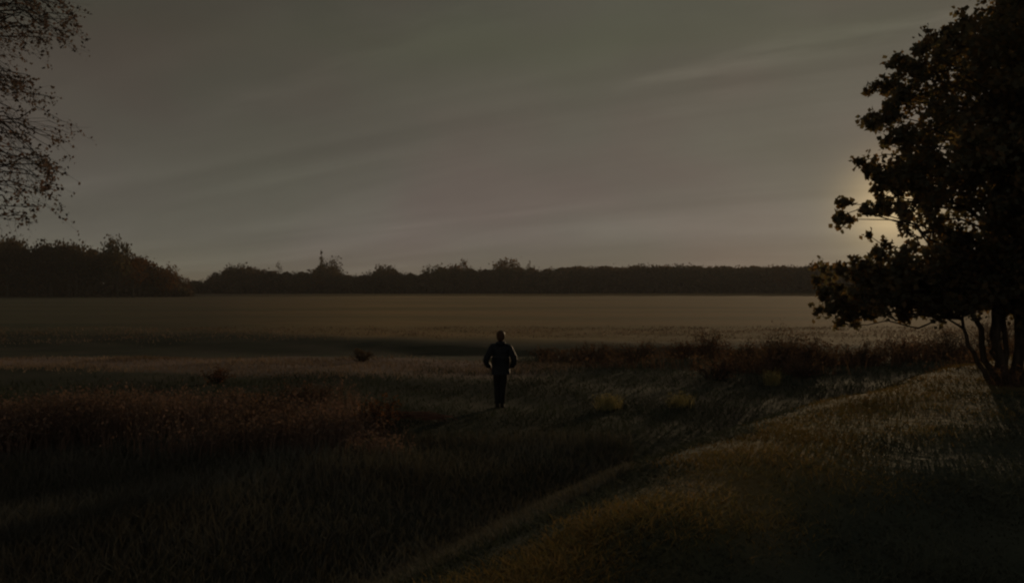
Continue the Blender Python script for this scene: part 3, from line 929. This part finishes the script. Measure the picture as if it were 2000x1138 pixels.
def skin_mesh(name, verts, edges, radii, root=0, sub=2, smooth=True):
    me = bpy.data.meshes.new(name + '_skeleton')
    me.from_pydata(verts, edges, [])
    o = bpy.data.objects.new(name + '_skeleton', me); COL.objects.link(o)
    m = o.modifiers.new('Skin', 'SKIN'); m.use_smooth_shade = smooth
    if sub:
        s_ = o.modifiers.new('Subsurf', 'SUBSURF'); s_.levels = sub; s_.render_levels = sub
    sv = me.skin_vertices[0].data if len(me.skin_vertices) else None
    if sv is None:
        bm = bmesh.new(); bm.from_mesh(me); bm.verts.layers.skin.verify(); bm.to_mesh(me); bm.free()
        sv = me.skin_vertices[0].data
    for q, r_ in enumerate(radii):
        sv[q].radius = (r_, r_) if isinstance(r_, (int, float)) else r_
        sv[q].use_root = (q == root)
    bpy.context.view_layer.update()
    dg = bpy.context.evaluated_depsgraph_get()
    out_ = bpy.data.meshes.new_from_object(o.evaluated_get(dg))
    out_.name = name
    bpy.data.objects.remove(o)
    return out_


px_, py_ = 978, 797
gx_, gy_, gz_ = on_ground(px_, py_)
person = empty('person', (gx_, gy_, gz_ - .015), 0)
tag(person, 'person in a dark blue jacket and black trousers standing alone in the meadow, elbows out', 'person')
# faces away towards the field (+Y), hands in the jacket pockets
jl = dict(pelvis=(0, 0, .94), waist=(0, 0, 1.08), chest=(0, .0, 1.28), uch=(0, -.01, 1.40), neck=(0, 0, 1.50), head0=(0, .015, 1.57), head1=(0, .02, 1.66), head2=(0, .01, 1.72))
names = list(jl); vv = [jl[k_] for k_ in names]
rad = [(.16, .115), (.135, .10), (.165, .115), (.13, .095), (.055, .058), (.072, .085), (.078, .095), (.055, .07)]
ee = [(q, q + 1) for q in range(7)]


def chain(start, pts, rs):
    p = start
    for q, r_ in zip(pts, rs):
        vv.append(q); rad.append(r_); ee.append((p, len(vv) - 1)); p = len(vv) - 1
    return p


armL = [(-.19, 0, 1.40), (-.255, -.04, 1.27), (-.345, -.06, 1.11), (-.30, .02, 1.00), (-.235, .09, .92)]
armR = [(.19, 0, 1.385), (.25, -.03, 1.25), (.325, -.05, 1.12), (.285, .03, 1.00), (.22, .10, .93)]
ra = [.058, .05, .042, .036, .026]
hl = chain(3, armL, ra); hr = chain(3, armR, ra)
for sd, hnd, dirx in ((-1, hl, 1), (1, hr, -1)):
    w0 = Vector(vv[hnd])
    ax = Vector((-.35 * sd, .55, -.75)).normalized()         # direction the hand points
    sx = Vector((0.2 * sd, .85, .5)).normalized()
    sx = (sx - ax * sx.dot(ax)).normalized()
    palm = chain(hnd, [tuple(w0 + ax * .05), tuple(w0 + ax * .09)], [(.036, .018), (.036, .016)])
    pc = Vector(vv[palm])
    for f_ in range(4):
        off = sx * (-.030 + .02 * f_)
        L = [.062, .074, .08, .07][f_]
        curl = sx.cross(ax) * (.3 * (1 if sd > 0 else -1))
        a0 = pc + off; a1 = a0 + ax * L * .45; a2 = a1 + (ax + curl * .6).normalized() * L * .33; a3 = a2 + (ax + curl * 1.4).normalized() * L * .25
        chain(palm, [tuple(a0 + ax * .008), tuple(a1), tuple(a2), tuple(a3)], [.0095, .009, .0085, .007])
    b0 = w0 + ax * .03 + sx * .032
    chain(palm - 1, [tuple(b0), tuple(b0 + (ax * .6 + sx * .7) * .035), tuple(b0 + (ax * .9 + sx * .5) * .062)], [.012, .0105, .008])
legL = [(-.085, .0, .86), (-.085, .05, .66), (-.085, .07, .48), (-.08, .02, .28), (-.075, -.04, .09), (-.08, .04, .035), (-.085, .12, .03)]
legR = [(.08, .0, .86), (.065, .01, .66), (.05, .0, .48), (.04, .0, .28), (.035, .0, .09), (.04, .08, .035), (.045, .15, .03)]
rl = [.092, .078, .057, .052, .038, .036, .03]
chain(0, legL, rl); chain(0, legR, rl)
body = link_mesh('body', skin_mesh('body', vv, ee, rad), M['skin'], person)
# face: eyes, nose, ears, mouth
bm = bmesh.new()
for sx_ in (-1, 1):
    for cc_, sc_ in (((sx_ * .032, .096, 1.665), (.012, .008, .007)),):
        mt_ = Matrix.Translation(cc_) @ Matrix.Diagonal((*sc_, 1))
        bmesh.ops.create_uvsphere(bm, u_segments=10, v_segments=8, radius=1, matrix=mt_)
me = bpy.data.meshes.new('eyes'); bm.to_mesh(me); bm.free()
link_mesh('eyes', me, M['eye'], person, True)
bm = bmesh.new()
for cc_, sc_ in (((0, .112, 1.635), (.011, .016, .022)), ((-.080, .01, 1.645), (.010, .020, .032)), ((.080, .01, 1.645), (.010, .020, .032)), ((0, .100, 1.598), (.024, .006, .007))):
    bmesh.ops.create_uvsphere(bm, u_segments=12, v_segments=8, radius=1, matrix=Matrix.Translation(cc_) @ Matrix.Diagonal((*sc_, 1)))
me = bpy.data.meshes.new('face_features'); bm.to_mesh(me); bm.free()
link_mesh('face_features', me, M['skin'], person, True)
# hair: cap over crown and back of the head, down to the nape
bm = bmesh.new()
bmesh.ops.create_uvsphere(bm, u_segments=24, v_segments=16, radius=1, matrix=Matrix.Translation((0, -.004, 1.675)) @ Matrix.Diagonal((.100, .120, .108, 1)))
for v_ in bm.verts:
    if v_.co.y < 0 and v_.co.z < 1.68:
        v_.co.z -= .055 * min(1, -v_.co.y / .07)
    n_ = math.sin(v_.co.x * 130) * math.sin(v_.co.z * 90 + v_.co.y * 60)
    v_.co += v_.normal * .009 * n_
bmesh.ops.delete(bm, geom=[f_ for f_ in bm.faces if f_.calc_center_median().y > .045 and f_.calc_center_median().z < 1.715], context='FACES')
me = bpy.data.meshes.new('hair'); bm.to_mesh(me); bm.free()
hair = link_mesh('hair', me, M['hair'], person, True)
# jacket: its own skinned surface round trunk and arms
vv = [(0, 0, .86), (0, 0, .98), (0, 0, 1.12), (0, 0, 1.28), (0, -.01, 1.41), (0, -.005, 1.50), (0, -.005, 1.545)]
rad = [(.205, .16), (.215, .165), (.205, .155), (.22, .16), (.17, .125), (.09, .09), (.085, .085)]
ee = [(q, q + 1) for q in range(6)]
rj = [.088, .086, .082, .074, .060]
chain(4, armL, rj); chain(4, armR, rj)
jk = skin_mesh('jacket', vv, ee, rad, root=1)
jk_o = link_mesh('jacket', jk, M['jacket'], person)
bm = bmesh.new(); bm.from_mesh(jk)
for v_ in bm.verts:                                            # quilting
    v_.co += v_.normal * (.006 * math.sin(v_.co.z * 95) + .003 * math.sin(v_.co.x * 60 + v_.co.z * 30))
bm.to_mesh(jk); bm.free()
# hood lying on the shoulders
hd = Tubes()
hd.add([(.085 * math.cos(a_), -.03 + .085 * math.sin(a_), 1.50 + .02 * math.sin(a_)) for a_ in np.linspace(math.pi * .85, math.pi * 2.15, 12)],
       [.02, .03, .038, .044, .05, .052, .052, .05, .044, .038, .03, .02], 8)
link_mesh('hood', hd.mesh('hood'), M['jacket'], jk_o, True)
# trousers
vv = [(0, 0, .95), (0, 0, .88)]; rad = [(.165, .125), (.165, .125)]; ee = [(0, 1)]
rt = [.108, .095, .078, .072, .066]
chain(1, legL[:5], rt); chain(1, legR[:5], rt)
link_mesh('trousers', skin_mesh('trousers', vv, ee, rad, root=0), M['trousers'], person)
for lg in (legL, legR):
    a_, b_, c_ = Vector(lg[4]), Vector(lg[5]), Vector(lg[6])
    vv = [tuple(a_ + Vector((0, 0, .06))), tuple(a_ + Vector((0, -.01, -.02))), tuple(b_ + Vector((0, -.03, .012))), tuple(c_ + Vector((0, .02, .012))), tuple(c_ + Vector((0, .07, .0)))]
    link_mesh('boot', skin_mesh('boot', vv, [(0, 1), (1, 2), (2, 3), (3, 4)], [.056, .052, (.052, .045), (.050, .038), (.035, .025)]), M['boots'], person)
